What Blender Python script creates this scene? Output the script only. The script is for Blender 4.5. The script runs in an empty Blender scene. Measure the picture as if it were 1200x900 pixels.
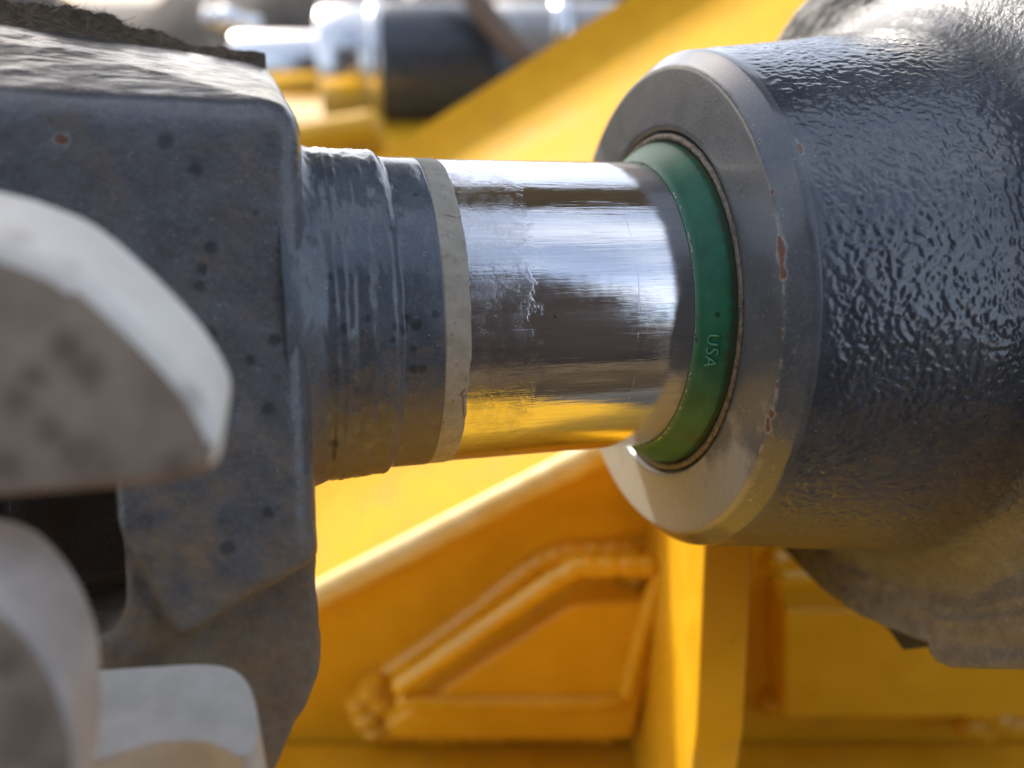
import bpy, bmesh, math, random
import numpy as np
from mathutils import Vector, Matrix

random.seed(7); np.random.seed(7)
scene = bpy.context.scene
col = scene.collection
MM = 0.001
PITCH = math.radians(25)
CAM = Vector((0, 0, 0.9))
SP, CP = math.sin(PITCH), math.cos(PITCH)

# ------------------------------------------------------------------ camera
cd = bpy.data.cameras.new('camera')
cam = bpy.data.objects.new('camera', cd); col.objects.link(cam)
cam.location = CAM
cam.rotation_euler = (math.pi / 2 - PITCH, 0, 0)
cd.sensor_width = 36.0; cd.lens = 30.0
cd.clip_start = 0.005; cd.clip_end = 500
cd.dof.use_dof = True
cd.dof.focus_distance = 0.1535
cd.dof.aperture_fstop = 8.0
scene.camera = cam

# ------------------------------------------------------------------ sky + sun
def rig_dir(x, y, z):
    return Vector((x, y * CP + z * SP, -y * SP + z * CP))
S = rig_dir(-0.52, 0.36, 0.73).normalized()
EL = math.asin(S.z); ROT = math.atan2(S.x, S.y)
w = bpy.data.worlds.new('World'); scene.world = w; w.use_nodes = True
nt = w.node_tree; nt.nodes.clear()
sky = nt.nodes.new('ShaderNodeTexSky'); sky.sky_type = 'NISHITA'; sky.sun_disc = False
sky.sun_elevation = EL; sky.sun_rotation = ROT % (2 * math.pi)
sky.air_density = 0.8; sky.dust_density = 3.0; sky.ozone_density = 1.0
bg = nt.nodes.new('ShaderNodeBackground'); bg.inputs['Strength'].default_value = 0.15
wo = nt.nodes.new('ShaderNodeOutputWorld')
tc = nt.nodes.new('ShaderNodeTexCoord'); cn = nt.nodes.new('ShaderNodeTexNoise'); cn.inputs['Scale'].default_value = 2.2; cn.inputs['Detail'].default_value = 7; cn.inputs['Roughness'].default_value = 0.6
cm_ = nt.nodes.new('ShaderNodeMapping'); cm_.inputs['Location'].default_value = (0.5, 5.2, 1.3)
nt.links.new(tc.outputs['Generated'], cm_.inputs['Vector']); nt.links.new(cm_.outputs[0], cn.inputs['Vector'])
cr = nt.nodes.new('ShaderNodeMapRange'); cr.inputs[1].default_value = 0.44; cr.inputs[2].default_value = 0.66; cr.inputs[3].default_value = 0.18; nt.links.new(cn.outputs[0], cr.inputs[0])
cx_ = nt.nodes.new('ShaderNodeMix'); cx_.data_type = 'RGBA'; nt.links.new(cr.outputs[0], cx_.inputs[0]); nt.links.new(sky.outputs[0], cx_.inputs[6]); cx_.inputs[7].default_value = (4.2, 4.4, 4.8, 1)
nt.links.new(cx_.outputs[2], bg.inputs['Color'])
nt.links.new(bg.outputs[0], wo.inputs['Surface'])
sd = bpy.data.lights.new('sun', 'SUN'); sd.energy = 2.05; sd.angle = math.radians(0.55); sd.color = (1.0, 0.95, 0.86)
sun = bpy.data.objects.new('sun', sd); col.objects.link(sun)
sun.rotation_euler = S.to_track_quat('Z', 'Y').to_euler(); sun.location = (0, 0, 3)
vs = scene.view_settings
vs.view_transform = 'Standard'; vs.look = 'None'; vs.gamma = 1.0; vs.use_curve_mapping = False
vs.exposure = 1.22
scene.cycles.use_denoising = True
scene.cycles.sample_clamp_indirect = 12

# ------------------------------------------------------------------ frames of reference (all lengths in mm until built)
def W(x, y, z):                       # rig axes (right, forward, up of the viewpoint, mm) -> world metres
    return CAM + rig_dir(x, y, z) * MM
def ray(px, py):                      # direction from the viewpoint, used to read positions off the photograph
    return Vector(((px - 600) / 1000, 1.0, (450 - py) / 1000))
def at(px, py, depth):
    return W(*(ray(px, py) * depth))
R_D = Vector((0.95910764, 0.27704208, 0.05796749))
R_U = Vector((-0.06032889, 0, 0.99817855))
R_V = Vector((0.27653746, -0.96085779, 0.01671364))
R_C = Vector((30.43, 185.48, 17.18))
def axis_matrix(C, d, u, v):
    wd, wv, wu = rig_dir(*d), rig_dir(*(-v)), rig_dir(*u)
    M = Matrix((wd, wv, wu)).transposed().to_4x4()
    M.translation = W(*C)
    return M
AX = axis_matrix(R_C, R_D, R_U, R_V)  # the cylinder's axis: x along it, -y towards the viewer, z up
def on_cyl(px, py, rad):              # where the sight line meets a cylinder about the axis -> local (t, y, z) mm
    r = ray(px, py)
    L = lambda p: Vector((p.dot(R_D), -p.dot(R_V), p.dot(R_U)))
    o = L(-R_C); q = L(r)
    a = q.y**2 + q.z**2; b = 2 * (o.y * q.y + o.z * q.z); c = o.y**2 + o.z**2 - rad**2
    s = (-b - math.sqrt(max(0, b * b - 4 * a * c))) / (2 * a)
    return o + q * s
def on_face(px, py, t0):              # where it meets the plane x = t0
    r = ray(px, py)
    L = lambda p: Vector((p.dot(R_D), -p.dot(R_V), p.dot(R_U)))
    o = L(-R_C); q = L(r); s = (t0 - o.x) / q.x
    return o + q * s

# ------------------------------------------------------------------ numpy noise
def _h(i, j, k, s):
    n = (i * 374761393 + j * 668265263 + k * 2147483647 + s * 1274126177) & 0xffffffff
    n = ((n ^ (n >> 13)) * 1274126177) & 0xffffffff
    return ((n ^ (n >> 16)) & 0xffff) / 65535.0
def vnoise(P, scale, seed=0):
    P = np.asarray(P, float) / scale + 1000.0
    I = np.floor(P).astype(np.int64); F = P - I; F = F * F * F * (F * (F * 6 - 15) + 10)
    out = 0
    for a in (0, 1):
        for b in (0, 1):
            for c in (0, 1):
                wgt = (F[:, 0] if a else 1 - F[:, 0]) * (F[:, 1] if b else 1 - F[:, 1]) * (F[:, 2] if c else 1 - F[:, 2])
                out = out + wgt * _h(I[:, 0] + a, I[:, 1] + b, I[:, 2] + c, seed)
    return out * 2 - 1
def fbm(P, scale, oct=3, seed=0):
    v = 0; a = 1.0
    for o in range(oct):
        v = v + a * vnoise(P, scale, seed + o * 17); scale *= 0.5; a *= 0.5
    return v

# ------------------------------------------------------------------ object helpers
def thing(name, M, label, cat, group=None):
    o = bpy.data.objects.new(name, None); col.objects.link(o)
    o.empty_display_size = 0.01
    o.matrix_world = M if isinstance(M, Matrix) else Matrix.Translation(M)
    o['label'] = label; o['category'] = cat
    if group: o['group'] = group
    bpy.context.view_layer.update()
    return o
def smooth(me, on=True):
    me.polygons.foreach_set('use_smooth', [on] * len(me.polygons)); me.update()
def link(name, me, mat, parent=None):
    o = bpy.data.objects.new(name, me); col.objects.link(o)
    if parent: o.parent = parent
    if mat and not me.materials: me.materials.append(mat)
    return o
def mesh(name, V, F, sm=True):
    me = bpy.data.meshes.new(name); me.from_pydata([tuple(v) for v in V], [], F); me.validate()
    if sm: smooth(me)
    return me
def local(parent, pts):               # world points -> the thing's own axes
    Mi = parent.matrix_world.inverted()
    return [Mi @ Vector(p) for p in pts]
def lathe(name, prof, n, mat, parent, disp=None, close=False, arc=None):
    prof = np.array(prof, float)
    a0, a1 = arc if arc else (0, 2 * math.pi)
    full = arc is None
    ph = np.linspace(a0, a1, n, endpoint=not full)
    T, A = np.meshgrid(prof[:, 0], ph, indexing='ij'); R = np.repeat(prof[:, 1][:, None], n, 1)
    P = np.stack([T, -R * np.cos(A), R * np.sin(A)], -1).reshape(-1, 3)
    if disp is not None:
        dn, dax = disp(P, T.ravel(), A.ravel(), R.ravel())
        rad = np.stack([np.zeros_like(A.ravel()), -np.cos(A.ravel()), np.sin(A.ravel())], -1)
        P = P + rad * np.asarray(dn)[:, None]; P[:, 0] += dax
    m = len(prof); F = []
    rows = list(range(m - 1))
    idx = np.arange(m * n).reshape(m, n)
    nn = n if full else n - 1
    a = idx[:-1, :nn]; b = np.roll(idx, -1, 1)[:-1, :nn]; c = np.roll(idx, -1, 1)[1:, :nn]; d = idx[1:, :nn]
    Q = np.stack([a, b, c, d], -1).reshape(-1, 4)
    me = bpy.data.meshes.new(name)
    me.vertices.add(len(P)); me.vertices.foreach_set('co', (P * MM).ravel())
    me.loops.add(Q.size); me.loops.foreach_set('vertex_index', Q.ravel().astype(np.int32))
    me.polygons.add(len(Q)); me.polygons.foreach_set('loop_start', np.arange(0, Q.size, 4, dtype=np.int32))
    me.polygons.foreach_set('loop_total', np.full(len(Q), 4, np.int32))
    me.update(calc_edges=True); smooth(me)
    return link(name, me, mat, parent)
def dense(prof, step):                # resample a profile so that relief has vertices to work with
    out = []
    for (a, b), (c, d) in zip(prof[:-1], prof[1:]):
        k = max(1, int(math.hypot(c - a, d - b) / step))
        out += [(a + (c - a) * i / k, b + (d - b) * i / k) for i in range(k)]
    return out + [prof[-1]]
def spline(pts, k=8):
    P = [Vector(p) for p in pts]; P = [P[0] * 2 - P[1]] + P + [P[-1] * 2 - P[-2]]; out = []
    for i in range(1, len(P) - 2):
        for j in range(k):
            t = j / k
            out.append(0.5 * ((2 * P[i]) + (P[i+1] - P[i-1]) * t + (2*P[i-1] - 5*P[i] + 4*P[i+1] - P[i+2]) * t*t + (3*P[i] - P[i-1] - 3*P[i+1] + P[i+2]) * t**3))
    return out + [P[-2]]
def tube(name, pts, rad, mat, parent, n=12, ripple=0.0, wav=3.0, squash=None, seed=0, k=6):
    """tube through world points (rad in mm); ripple gives the scallops of a weld bead"""
    C = spline(pts, k) if len(pts) > 2 else [Vector(pts[0]).lerp(Vector(pts[1]), i / 40) for i in range(41)]
    rnd = random.Random(seed)
    V = []; F = []; L = 0; up = Vector((0.13, 0.3, 0.94))
    for i, p in enumerate(C):
        q = C[min(i + 1, len(C) - 1)] - C[max(i - 1, 0)]; q.normalize()
        a = q.cross(up).normalized(); b = a.cross(q)
        if i: L += (p - C[i - 1]).length / MM
        r = rad * MM * (1 + ripple * (abs(math.sin(L / wav)) - 0.5) + ripple * 0.7 * (rnd.random() - 0.5))
        if i in (0, len(C) - 1): r *= 0.55
        for j in range(n):
            t = 2 * math.pi * j / n; V.append(p + a * (r * math.cos(t)) + b * (r * math.sin(t)))
    for i in range(len(C) - 1):
        for j in range(n):
            F.append((i*n + j, i*n + (j+1) % n, (i+1)*n + (j+1) % n, (i+1)*n + j))
    F.append(tuple(range(n))[::-1]); F.append(tuple(range((len(C)-1)*n, len(C)*n)))
    if parent: V = local(parent, V)
    return link(name, mesh(name, V, F), mat, parent)
def evaluated(o):
    dg = bpy.context.evaluated_depsgraph_get(); dg.update()
    return bpy.data.meshes.new_from_object(o.evaluated_get(dg))
def prism(name, pts, ext, mat, parent, bevel=1.0, seg=3, sub=0, face_mat=None):
    """solid from an outline (world points) pushed along ext (world vector), edges rounded by bevel mm"""
    bm = bmesh.new()
    a = [bm.verts.new(p) for p in pts]; b = [bm.verts.new(Vector(p) + ext) for p in pts]
    n = len(pts)
    bm.faces.new(a); bm.faces.new(b[::-1])
    for i in range(n): bm.faces.new((a[i], b[i], b[(i+1) % n], a[(i+1) % n]))
    bmesh.ops.recalc_face_normals(bm, faces=bm.faces)
    if bevel: 
        ed = [e for e in bm.edges if e.calc_face_angle(0) > 0.35]
        bmesh.ops.bevel(bm, geom=ed, offset=bevel * MM, segments=seg, profile=0.5, affect='EDGES', clamp_overlap=True)
    bmesh.ops.triangulate(bm, faces=[f for f in bm.faces if len(f.verts) > 4])
    if sub: bmesh.ops.subdivide_edges(bm, edges=bm.edges, cuts=sub, use_grid_fill=True)
    me = bpy.data.meshes.new(name)
    if parent:
        bm.transform(parent.matrix_world.inverted())
    bm.to_mesh(me); bm.free()
    smooth(me)
    o = link(name, me, mat, parent)
    if face_mat:
        me.materials.append(face_mat); d = -(Vector(ext).normalized())
        if parent: d = parent.matrix_world.inverted().to_3x3().normalized() @ d
        for p in me.polygons:
            if p.normal.dot(d) > 0.8: p.material_index = 1
    md = o.modifiers.new('edge', 'WEIGHTED_NORMAL'); md.keep_sharp = False
    return o

# ------------------------------------------------------------------ materials
class NT:
    def __init__(s, name):
        s.m = bpy.data.materials.new(name); s.m.use_nodes = True
        s.t = s.m.node_tree; s.b = s.t.nodes['Principled BSDF']
        s.co = s.t.nodes.new('ShaderNodeTexCoord').outputs['Object']
    def n(s, typ, **kw):
        nd = s.t.nodes.new(typ)
        for k, v in kw.items():
            if k.startswith('i_'): 
                key = k[2:]; key = int(key) if key.isdigit() else key
                s.put(nd.inputs[key], v)
            else: setattr(nd, k, v)
        return nd
    def put(s, inp, v):
        if hasattr(v, 'is_output'): s.t.links.new(v, inp)
        else:
            if isinstance(v, (tuple, list)) and len(v) == 3 and inp.type == 'RGBA': v = (*v, 1)
            inp.default_value = v
    def set(s, **kw):
        names = dict(color='Base Color', rough='Roughness', metal='Metallic', normal='Normal', coat='Coat Weight', coatr='Coat Roughness', spec='Specular IOR Level', aniso='Anisotropic', sss='Subsurface Weight', sheen='Sheen Weight')
        for k, v in kw.items(): s.put(s.b.inputs[names[k]], v)
        return s
    def mapv(s, scale=(1, 1, 1), loc=(0, 0, 0), rot=(0, 0, 0)):
        return s.n('ShaderNodeMapping', i_Vector=s.co, i_Scale=scale, i_Location=loc, i_Rotation=rot).outputs[0]
    def noise(s, scale, detail=3, rough=0.55, vec=None, dist=0.0):
        return s.n('ShaderNodeTexNoise', i_Vector=vec or s.co, i_Scale=scale, i_Detail=detail, i_Roughness=rough, i_Distortion=dist).outputs[0]
    def vor(s, scale, vec=None, feature='F1', rnd=1.0):
        return s.n('ShaderNodeTexVoronoi', feature=feature, i_Vector=vec or s.co, i_Scale=scale, i_Randomness=rnd).outputs[0]
    def ramp(s, f, lo, hi, a=0.0, b=1.0):
        return s.n('ShaderNodeMapRange', i_0=f, i_1=lo, i_2=hi, i_3=a, i_4=b).outputs[0]
    def mix(s, f, a, b):
        nd = s.t.nodes.new('ShaderNodeMix'); nd.data_type = 'RGBA'
        s.put(nd.inputs[0], f); s.put(nd.inputs[6], a); s.put(nd.inputs[7], b)
        return nd.outputs[2]
    def mixf(s, f, a, b):
        nd = s.t.nodes.new('ShaderNodeMix'); s.put(nd.inputs[0], f); s.put(nd.inputs[2], a); s.put(nd.inputs[3], b)
        return nd.outputs[0]
    def math(s, op, a, b=0.0, c=0.0):
        nd = s.n('ShaderNodeMath', operation=op); s.put(nd.inputs[0], a); s.put(nd.inputs[1], b); s.put(nd.inputs[2], c)
        return nd.outputs[0]
    def axis(s, k):
        return s.n('ShaderNodeSeparateXYZ', i_0=s.co).outputs[k]
    def bump(s, h, strength=1.0, dist=0.0003, normal=None):
        nd = s.n('ShaderNodeBump', i_Strength=strength, i_Distance=dist, i_Height=h)
        if normal: s.put(nd.inputs['Normal'], normal)
        return nd.outputs[0]
    def spots(s, pts, wob=0.35, wscale=900, soft=0.25, stretch=(1, 1, 1)):
        """mask of marks at given local points: (x,y,z,r) in mm"""
        wn = s.ramp(s.noise(wscale, 3), 0.3, 0.7, -wob, wob)
        acc = None
        for (x, y, z, r) in pts:
            v = s.n('ShaderNodeVectorMath', operation='SUBTRACT', i_0=s.co, i_1=(x * MM, y * MM, z * MM)).outputs[0]
            v = s.n('ShaderNodeVectorMath', operation='MULTIPLY', i_0=v, i_1=stretch).outputs[0]
            l = s.n('ShaderNodeVectorMath', operation='LENGTH', i_0=v).outputs['Value']
            q = s.math('ADD', s.math('DIVIDE', l, r * MM), wn)
            q = s.ramp(q, 1 - soft, 1 + soft, 1, 0)
            acc = q if acc is None else s.math('MAXIMUM', acc, q)
        return acc

def yellow_paint(name='yellow_paint', rough=0.34, spec=0.5):
    k = NT(name)
    n = k.noise(60, 4); f = k.noise(900, 3)
    c = k.mix(k.ramp(n, 0.35, 0.7), (0.71, 0.372, 0.010), (0.79, 0.435, 0.018))
    dirt = k.ramp(k.noise(35, 6, 0.65), 0.58, 0.8)
    c = k.mix(k.math('MULTIPLY', dirt, 0.45), c, (0.40, 0.26, 0.10))
    speck = k.ramp(k.vor(140), 0.05, 0.09, 1, 0)
    c = k.mix(k.math('MULTIPLY', speck, 0.5), c, (0.25, 0.13, 0.03))
    k.set(color=c, rough=k.ramp(n, 0.3, 0.7, rough - 0.07, rough + 0.08), spec=spec, normal=k.bump(f, 0.5, 0.00025))
    return k.m
def edge_highlight():
    k = NT('pale_yellow_highlight')
    n = k.noise(120, 5)
    k.set(color=k.mix(k.ramp(n, 0.35, 0.65), (0.74, 0.50, 0.14), (0.80, 0.62, 0.30)), rough=0.5, normal=k.bump(n, 0.5, 0.0006))
    return k.m
def chrome():
    k = NT('chrome_plating')
    st = k.noise(1, 5, 0.6, vec=k.mapv((90, 2600, 2600)))
    st2 = k.noise(1, 4, 0.65, vec=k.mapv((45, 620, 620)))
    x = k.axis(0)
    film = k.ramp(k.math('ADD', x, k.ramp(k.noise(260, 5, 0.65), 0.25, 0.75, -0.005, 0.005)), -0.0375, -0.0355, 1, 0)
    blot = k.ramp(k.noise(380, 5, 0.7), 0.45, 0.62)
    film = k.math('MULTIPLY', film, k.mixf(blot, 0.45, 1.0))
    rings = k.vor(420, feature='F1'); ring = k.math('MULTIPLY', k.ramp(k.math('ABSOLUTE', k.math('SUBTRACT', rings, 0.24)), 0.0, 0.035, 1, 0), k.ramp(k.noise(160, 2), 0.5, 0.6))
    ring = k.math('MULTIPLY', ring, k.ramp(x, -0.040, -0.034, 1, 0))
    scr = k.ramp(st, 0.60, 0.74)
    c = k.mix(k.math('MULTIPLY', film, 0.55), (0.80, 0.81, 0.83), (0.50, 0.50, 0.52))
    c = k.mix(k.ramp(st, 0.5, 0.75, 0, 0.35), c, (0.35, 0.36, 0.40))
    c = k.mix(k.math('MULTIPLY', ring, 0.6), c, (0.75, 0.75, 0.75))
    pit = k.ramp(k.vor(300), 0.045, 0.075, 1, 0)
    c = k.mix(k.math('MULTIPLY', pit, k.ramp(k.noise(90, 2), 0.52, 0.6)), c, (0.05, 0.05, 0.06))
    # hair line scratched round the rod
    line = k.ramp(k.math('ABSOLUTE', k.math('ADD', x, k.ramp(k.noise(60, 2), 0.2, 0.8, 0.0165, 0.0172))), 0.00004, 0.00012, 1, 0)
    r = k.math('ADD', k.ramp(st2, 0.35, 0.7, 0.05, 0.14), k.math('MULTIPLY', scr, 0.16))
    r = k.math('ADD', r, k.math('MULTIPLY', film, 0.15))
    r = k.math('ADD', r, k.math('MULTIPLY', k.math('MULTIPLY', line, k.ramp(k.noise(190, 3), 0.45, 0.6)), 0.25))
    patch = k.ramp(k.noise(70, 3), 0.4, 0.65, 0.6, 1.15)
    h = k.math('ADD', k.math('MULTIPLY', k.math('ADD', k.math('MULTIPLY', st, 0.35), k.math('MULTIPLY', st2, 1.3)), patch), k.math('MULTIPLY', film, 0.5))
    k.set(color=c, metal=1.0, rough=r, normal=k.bump(h, 0.62, 0.00008))
    k.set(metal=k.ramp(ring, 0, 1, 1, 0.5))
    return k.m
RUST = (0.20, 0.085, 0.045)
def grey_paint(name, base=(0.058, 0.068, 0.085), rough=0.3, chips=None, dust=None, spots=None, coarse=0.0, worn_lit=None, chip_stretch=(1, 1, 1), coat=0.0, rusty=0.0):
    k = NT(name)
    n = k.noise(140, 5, 0.6); f = k.noise(1400, 3)
    c = k.mix(k.ramp(n, 0.3, 0.7), tuple(v * 0.8 for v in base), tuple(v * 1.2 for v in base))
    r = k.ramp(n, 0.3, 0.7, rough - 0.07, rough + 0.09)
    # dried drips and pale specks of lime
    speck = k.math('MULTIPLY', k.ramp(k.vor(420), 0.05, 0.085, 1, 0), k.ramp(k.noise(120, 2), 0.5, 0.62))
    c = k.mix(k.math('MULTIPLY', speck, 0.55), c, (0.42, 0.42, 0.40))
    glint_fleck = k.math('MULTIPLY', k.ramp(k.vor(800), 0.07, 0.12, 1, 0), k.ramp(k.noise(200, 2), 0.48, 0.6))  # fine white glints painted into the colour
    c = k.mix(k.math('MULTIPLY', glint_fleck, 0.7), c, (0.55, 0.56, 0.56))
    pitm = k.math('MULTIPLY', k.ramp(k.vor(520), 0.06, 0.11, 1, 0), k.ramp(k.noise(95, 2), 0.5, 0.62))
    c = k.mix(k.math('MULTIPLY', pitm, 0.7), c, (0.012, 0.013, 0.015))
    grain = k.ramp(k.noise(2600, 2), 0.3, 0.7, 0.75, 1.3)
    c = k.n('ShaderNodeVectorMath', operation='SCALE', i_0=c, i_Scale=grain).outputs[0]
    if rusty:
        rs = k.ramp(k.noise(75, 6, 0.7, dist=0.6), 0.56, 0.72); c = k.mix(k.math('MULTIPLY', rs, rusty), c, k.mix(k.noise(600, 3), (0.10, 0.062, 0.038), (0.19, 0.125, 0.08))); r = k.mixf(rs, r, 0.6)
    if worn_lit:  # pale scuffs, and areas painted pale as if lit
        wm = worn_lit(k); c = k.mix(wm, c, k.mix(k.noise(1, 4, vec=k.mapv((300, 1400, 300), rot=(0.6, 0, 0))), (0.25, 0.245, 0.225), (0.42, 0.41, 0.38)))
        r = k.mixf(wm, r, 0.42)
    if dust:
        dm = dust(k); c = k.mix(dm, c, k.mix(k.noise(500, 4), (0.15, 0.105, 0.06), (0.27, 0.20, 0.125))); r = k.mixf(dm, r, 0.85)
    if spots:
        sm = k.spots(spots, 0.25, 500, 0.3); c = k.mix(k.math('MULTIPLY', sm, 0.6), c, (0.018, 0.02, 0.025))
    h = f
    nrm = k.bump(f, 0.35, 0.00012)
    if coarse: nrm = k.bump(k.noise(coarse, 4, 0.6), 0.8, 0.0006, nrm)
    if chips:
        cm = k.spots(chips, 0.6, 420, 0.08, chip_stretch); halo = k.spots([(x, y, z, q * 1.35) for x, y, z, q in chips], 0.55, 420, 0.15, chip_stretch)
        c = k.mix(k.math('MULTIPLY', halo, 0.4), c, (0.42, 0.42, 0.41))
        c = k.mix(cm, c, k.mix(k.noise(1500, 3), RUST, (0.10, 0.045, 0.03))); r = k.mixf(cm, r, 0.8)
        nrm = k.bump(cm, 0.8, -0.0003, nrm)
    k.set(color=c, rough=r, normal=nrm)
    if coat: k.set(coat=k.math('MULTIPLY', k.math('SUBTRACT', 1.0, dm), coat) if dust else (coat(k) if callable(coat) else coat), coatr=0.13)
    return k.m
def plain(name, color, rough=0.5, metal=0.0, var=0.25, nscale=200, bstr=0.4, bdist=0.0003):
    k = NT(name); n = k.noise(nscale, 5, 0.6)
    k.set(color=k.mix(k.ramp(n, 0.3, 0.7), tuple(v * (1 - var) for v in color), tuple(min(1, v * (1 + var)) for v in color)), rough=k.ramp(n, 0.3, 0.7, rough * 0.85, min(1, rough * 1.15)), metal=metal, normal=k.bump(n, bstr, bdist))
    return k.m

YEL = yellow_paint(); YEL_BEAD = yellow_paint('yellow_paint_bead', 0.24, 0.7); YEL_TOP = yellow_paint('yellow_paint_sunned', 0.62, 0.15); EDGE = edge_highlight(); CHROME = chrome()

# ------------------------------------------------------------------ setting: ground and the unseen wall added behind the viewpoint
gm = NT('packed_soil'); gn = gm.noise(14, 8, 0.65); gp = gm.vor(45)
gm.set(color=gm.mix(gm.ramp(gn, 0.3, 0.7), (0.075, 0.066, 0.055), (0.17, 0.155, 0.135)), rough=0.95, normal=gm.bump(gm.math('ADD', gn, gm.math('MULTIPLY', gp, 0.5)), 0.8, 0.02))
N = 60; V = []; F = []
for i in range(N + 1):
    for j in range(N + 1):
        u, v = (i / N * 2 - 1), (j / N * 2 - 1)
        X = 60 * u * abs(u)**1.6; Y = 60 * v * abs(v)**1.6
        V.append((X, Y, 0.02 * math.sin(X * 2.1 + 1) * math.cos(Y * 1.7)))
for i in range(N):
    for j in range(N): F.append((i*(N+1)+j, (i+1)*(N+1)+j, (i+1)*(N+1)+j+1, i*(N+1)+j+1))
g = link('ground', mesh('ground', V, F), gm.m); g['kind'] = 'structure'
wm = NT('mirror_wall_boards'); wn = wm.noise(1, 5, 0.6, vec=wm.mapv((14, 14, 1.2)))  # unseen boards added for the chrome to mirror as a dark band
wm.set(spec=0.1, color=wm.mix(wm.ramp(wn, 0.3, 0.7), (0.014, 0.012, 0.012), (0.036, 0.028, 0.026)), rough=0.8, normal=wm.bump(wn, 0.5, 0.004))
bm = bmesh.new()
for i in range(-5, 7):
    h = 2.45 + 0.12 * math.sin(i * 1.9)
    m = bmesh.ops.create_cube(bm, size=1)['verts']
    bmesh.ops.scale(bm, vec=(0.172, 0.025, h), verts=m); bmesh.ops.translate(bm, vec=(i * 0.18, -1.05 + 0.006 * (i % 3), h / 2 - 0.03), verts=m)
me = bpy.data.meshes.new('mirror_wall'); bm.to_mesh(me); bm.free()
bk = plain('mirror_bank_soil', (0.085, 0.055, 0.025), 0.95, var=0.4, nscale=30)  # unseen near bank, added so the chrome mirrors a brown band
V = []; F = []
for i in range(41):
    for j in range(13):
        Y = -0.95 + 0.55 * j / 12; X = -1.3 + 2.8 * i / 40
        V.append((X, Y, 0.40 * math.sin(math.pi * j / 12)**0.8 * (1 + 0.15 * math.sin(X * 5)) - 0.02))
for i in range(40):
    for j in range(12): F.append((i*13 + j, (i+1)*13 + j, (i+1)*13 + j + 1, i*13 + j + 1))
link('soil_or_mirror_bank', mesh('soil_or_mirror_bank', V, F), bk)['kind'] = 'structure'
V = []; F = []
for i in range(121):
    for j in range(13):
        X = -4 + 8 * i / 120; Y = 1.9 + 1.3 * j / 12; q = math.sin(math.pi * j / 12)
        V.append((X, Y, (0.98 + 0.10 * math.sin(X * 2.3) + 0.06 * math.sin(X * 7.1 + j)) * q**0.8 - 0.03))
V = np.array(V); V[:, 2] += fbm(V * 1000, 170, 3, 91) * 0.07
for i in range(120):
    for j in range(12): F.append((i*13 + j, (i+1)*13 + j, (i+1)*13 + j + 1, i*13 + j + 1))
link('soil_or_mirror_bank', mesh('soil_or_mirror_bank', V, F), plain('dry_clay', (0.13, 0.105, 0.08), 0.95, var=0.55, nscale=9))['kind'] = 'structure'
wl = link('mirror_wall', me, wm.m); wl['kind'] = 'structure'

# ------------------------------------------------------------------ the cylinder head (gland): right
def P4(lst, fn): return [(*fn(x, y), r) for x, y, r in lst]
def on_prof(rf_):
    def fn(px, py):
        rr = rf_(0)
        for _ in range(6): p = on_cyl(px, py, rr); rr = rf_(p.x)
        return p
    return fn
r_edge = lambda t: min(52.1, max(48.8, 49.0 + (t - 0.2) * 0.877))
chips_face = P4([(912, 288, 0.8), (913, 300, 1.1), (914, 313, 0.9), (902, 485, 0.6), (898, 497, 0.8), (880, 541, 0.6), (889, 165, 0.35), (905, 225, 0.3), (917, 390, 0.3), (911, 452, 0.35), (874, 553, 0.5), (868, 330, 0.0001)], on_prof(r_edge))
chips_barrel = P4([(918, 158, 0.8), (926, 170, 1.2), (934, 174, 0.9), (878, 99, 0.8), (892, 118, 0.5)], on_prof(lambda t: 52.05 + 0.14 * (max(t, 5) - 5)))
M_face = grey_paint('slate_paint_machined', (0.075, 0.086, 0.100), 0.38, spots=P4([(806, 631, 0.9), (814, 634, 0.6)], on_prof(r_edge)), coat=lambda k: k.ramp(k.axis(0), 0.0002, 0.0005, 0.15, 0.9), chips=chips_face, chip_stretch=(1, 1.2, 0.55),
    worn_lit=lambda k: k.math('MAXIMUM', k.math('MULTIPLY', k.math('MULTIPLY', k.ramp(k.math('ADD', k.axis(2), k.ramp(k.noise(120, 4), 0.3, 0.7, -0.008, 0.008)), -0.033, -0.024, 1, 0), k.ramp(k.axis(0), 0.0004, 0.0012, 1, 0)), 0.75),  # low patch of the face: sunlight painted in as pale metal
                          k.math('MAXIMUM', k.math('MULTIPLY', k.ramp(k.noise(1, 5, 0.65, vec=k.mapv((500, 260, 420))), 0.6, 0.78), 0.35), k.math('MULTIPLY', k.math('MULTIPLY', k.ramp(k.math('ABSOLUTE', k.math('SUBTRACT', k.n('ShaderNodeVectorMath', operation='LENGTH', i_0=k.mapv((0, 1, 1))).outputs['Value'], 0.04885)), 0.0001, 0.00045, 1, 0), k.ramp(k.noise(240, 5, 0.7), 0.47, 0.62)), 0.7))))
M_barrel = grey_paint('slate_paint_cast', (0.042, 0.054, 0.075), 0.22, coat=1.0, chips=chips_barrel, spots=P4([(1042, 301, 0.75), (1047, 303, 0.5), (1010, 250, 0.25)], on_prof(lambda t: 52.05 + 0.14 * (max(t, 5) - 5))),
    dust=lambda k: k.math('MULTIPLY', k.ramp(k.math('ADD', k.axis(2), k.ramp(k.noise(260, 5, 0.7), 0.3, 0.7, -0.013, 0.013)), -0.054, -0.022, 1, 0), k.ramp(k.noise(1, 4, 0.7, vec=k.mapv((160, 500, 500))), 0.3, 0.7, 0.2, 0.75)))
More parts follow.
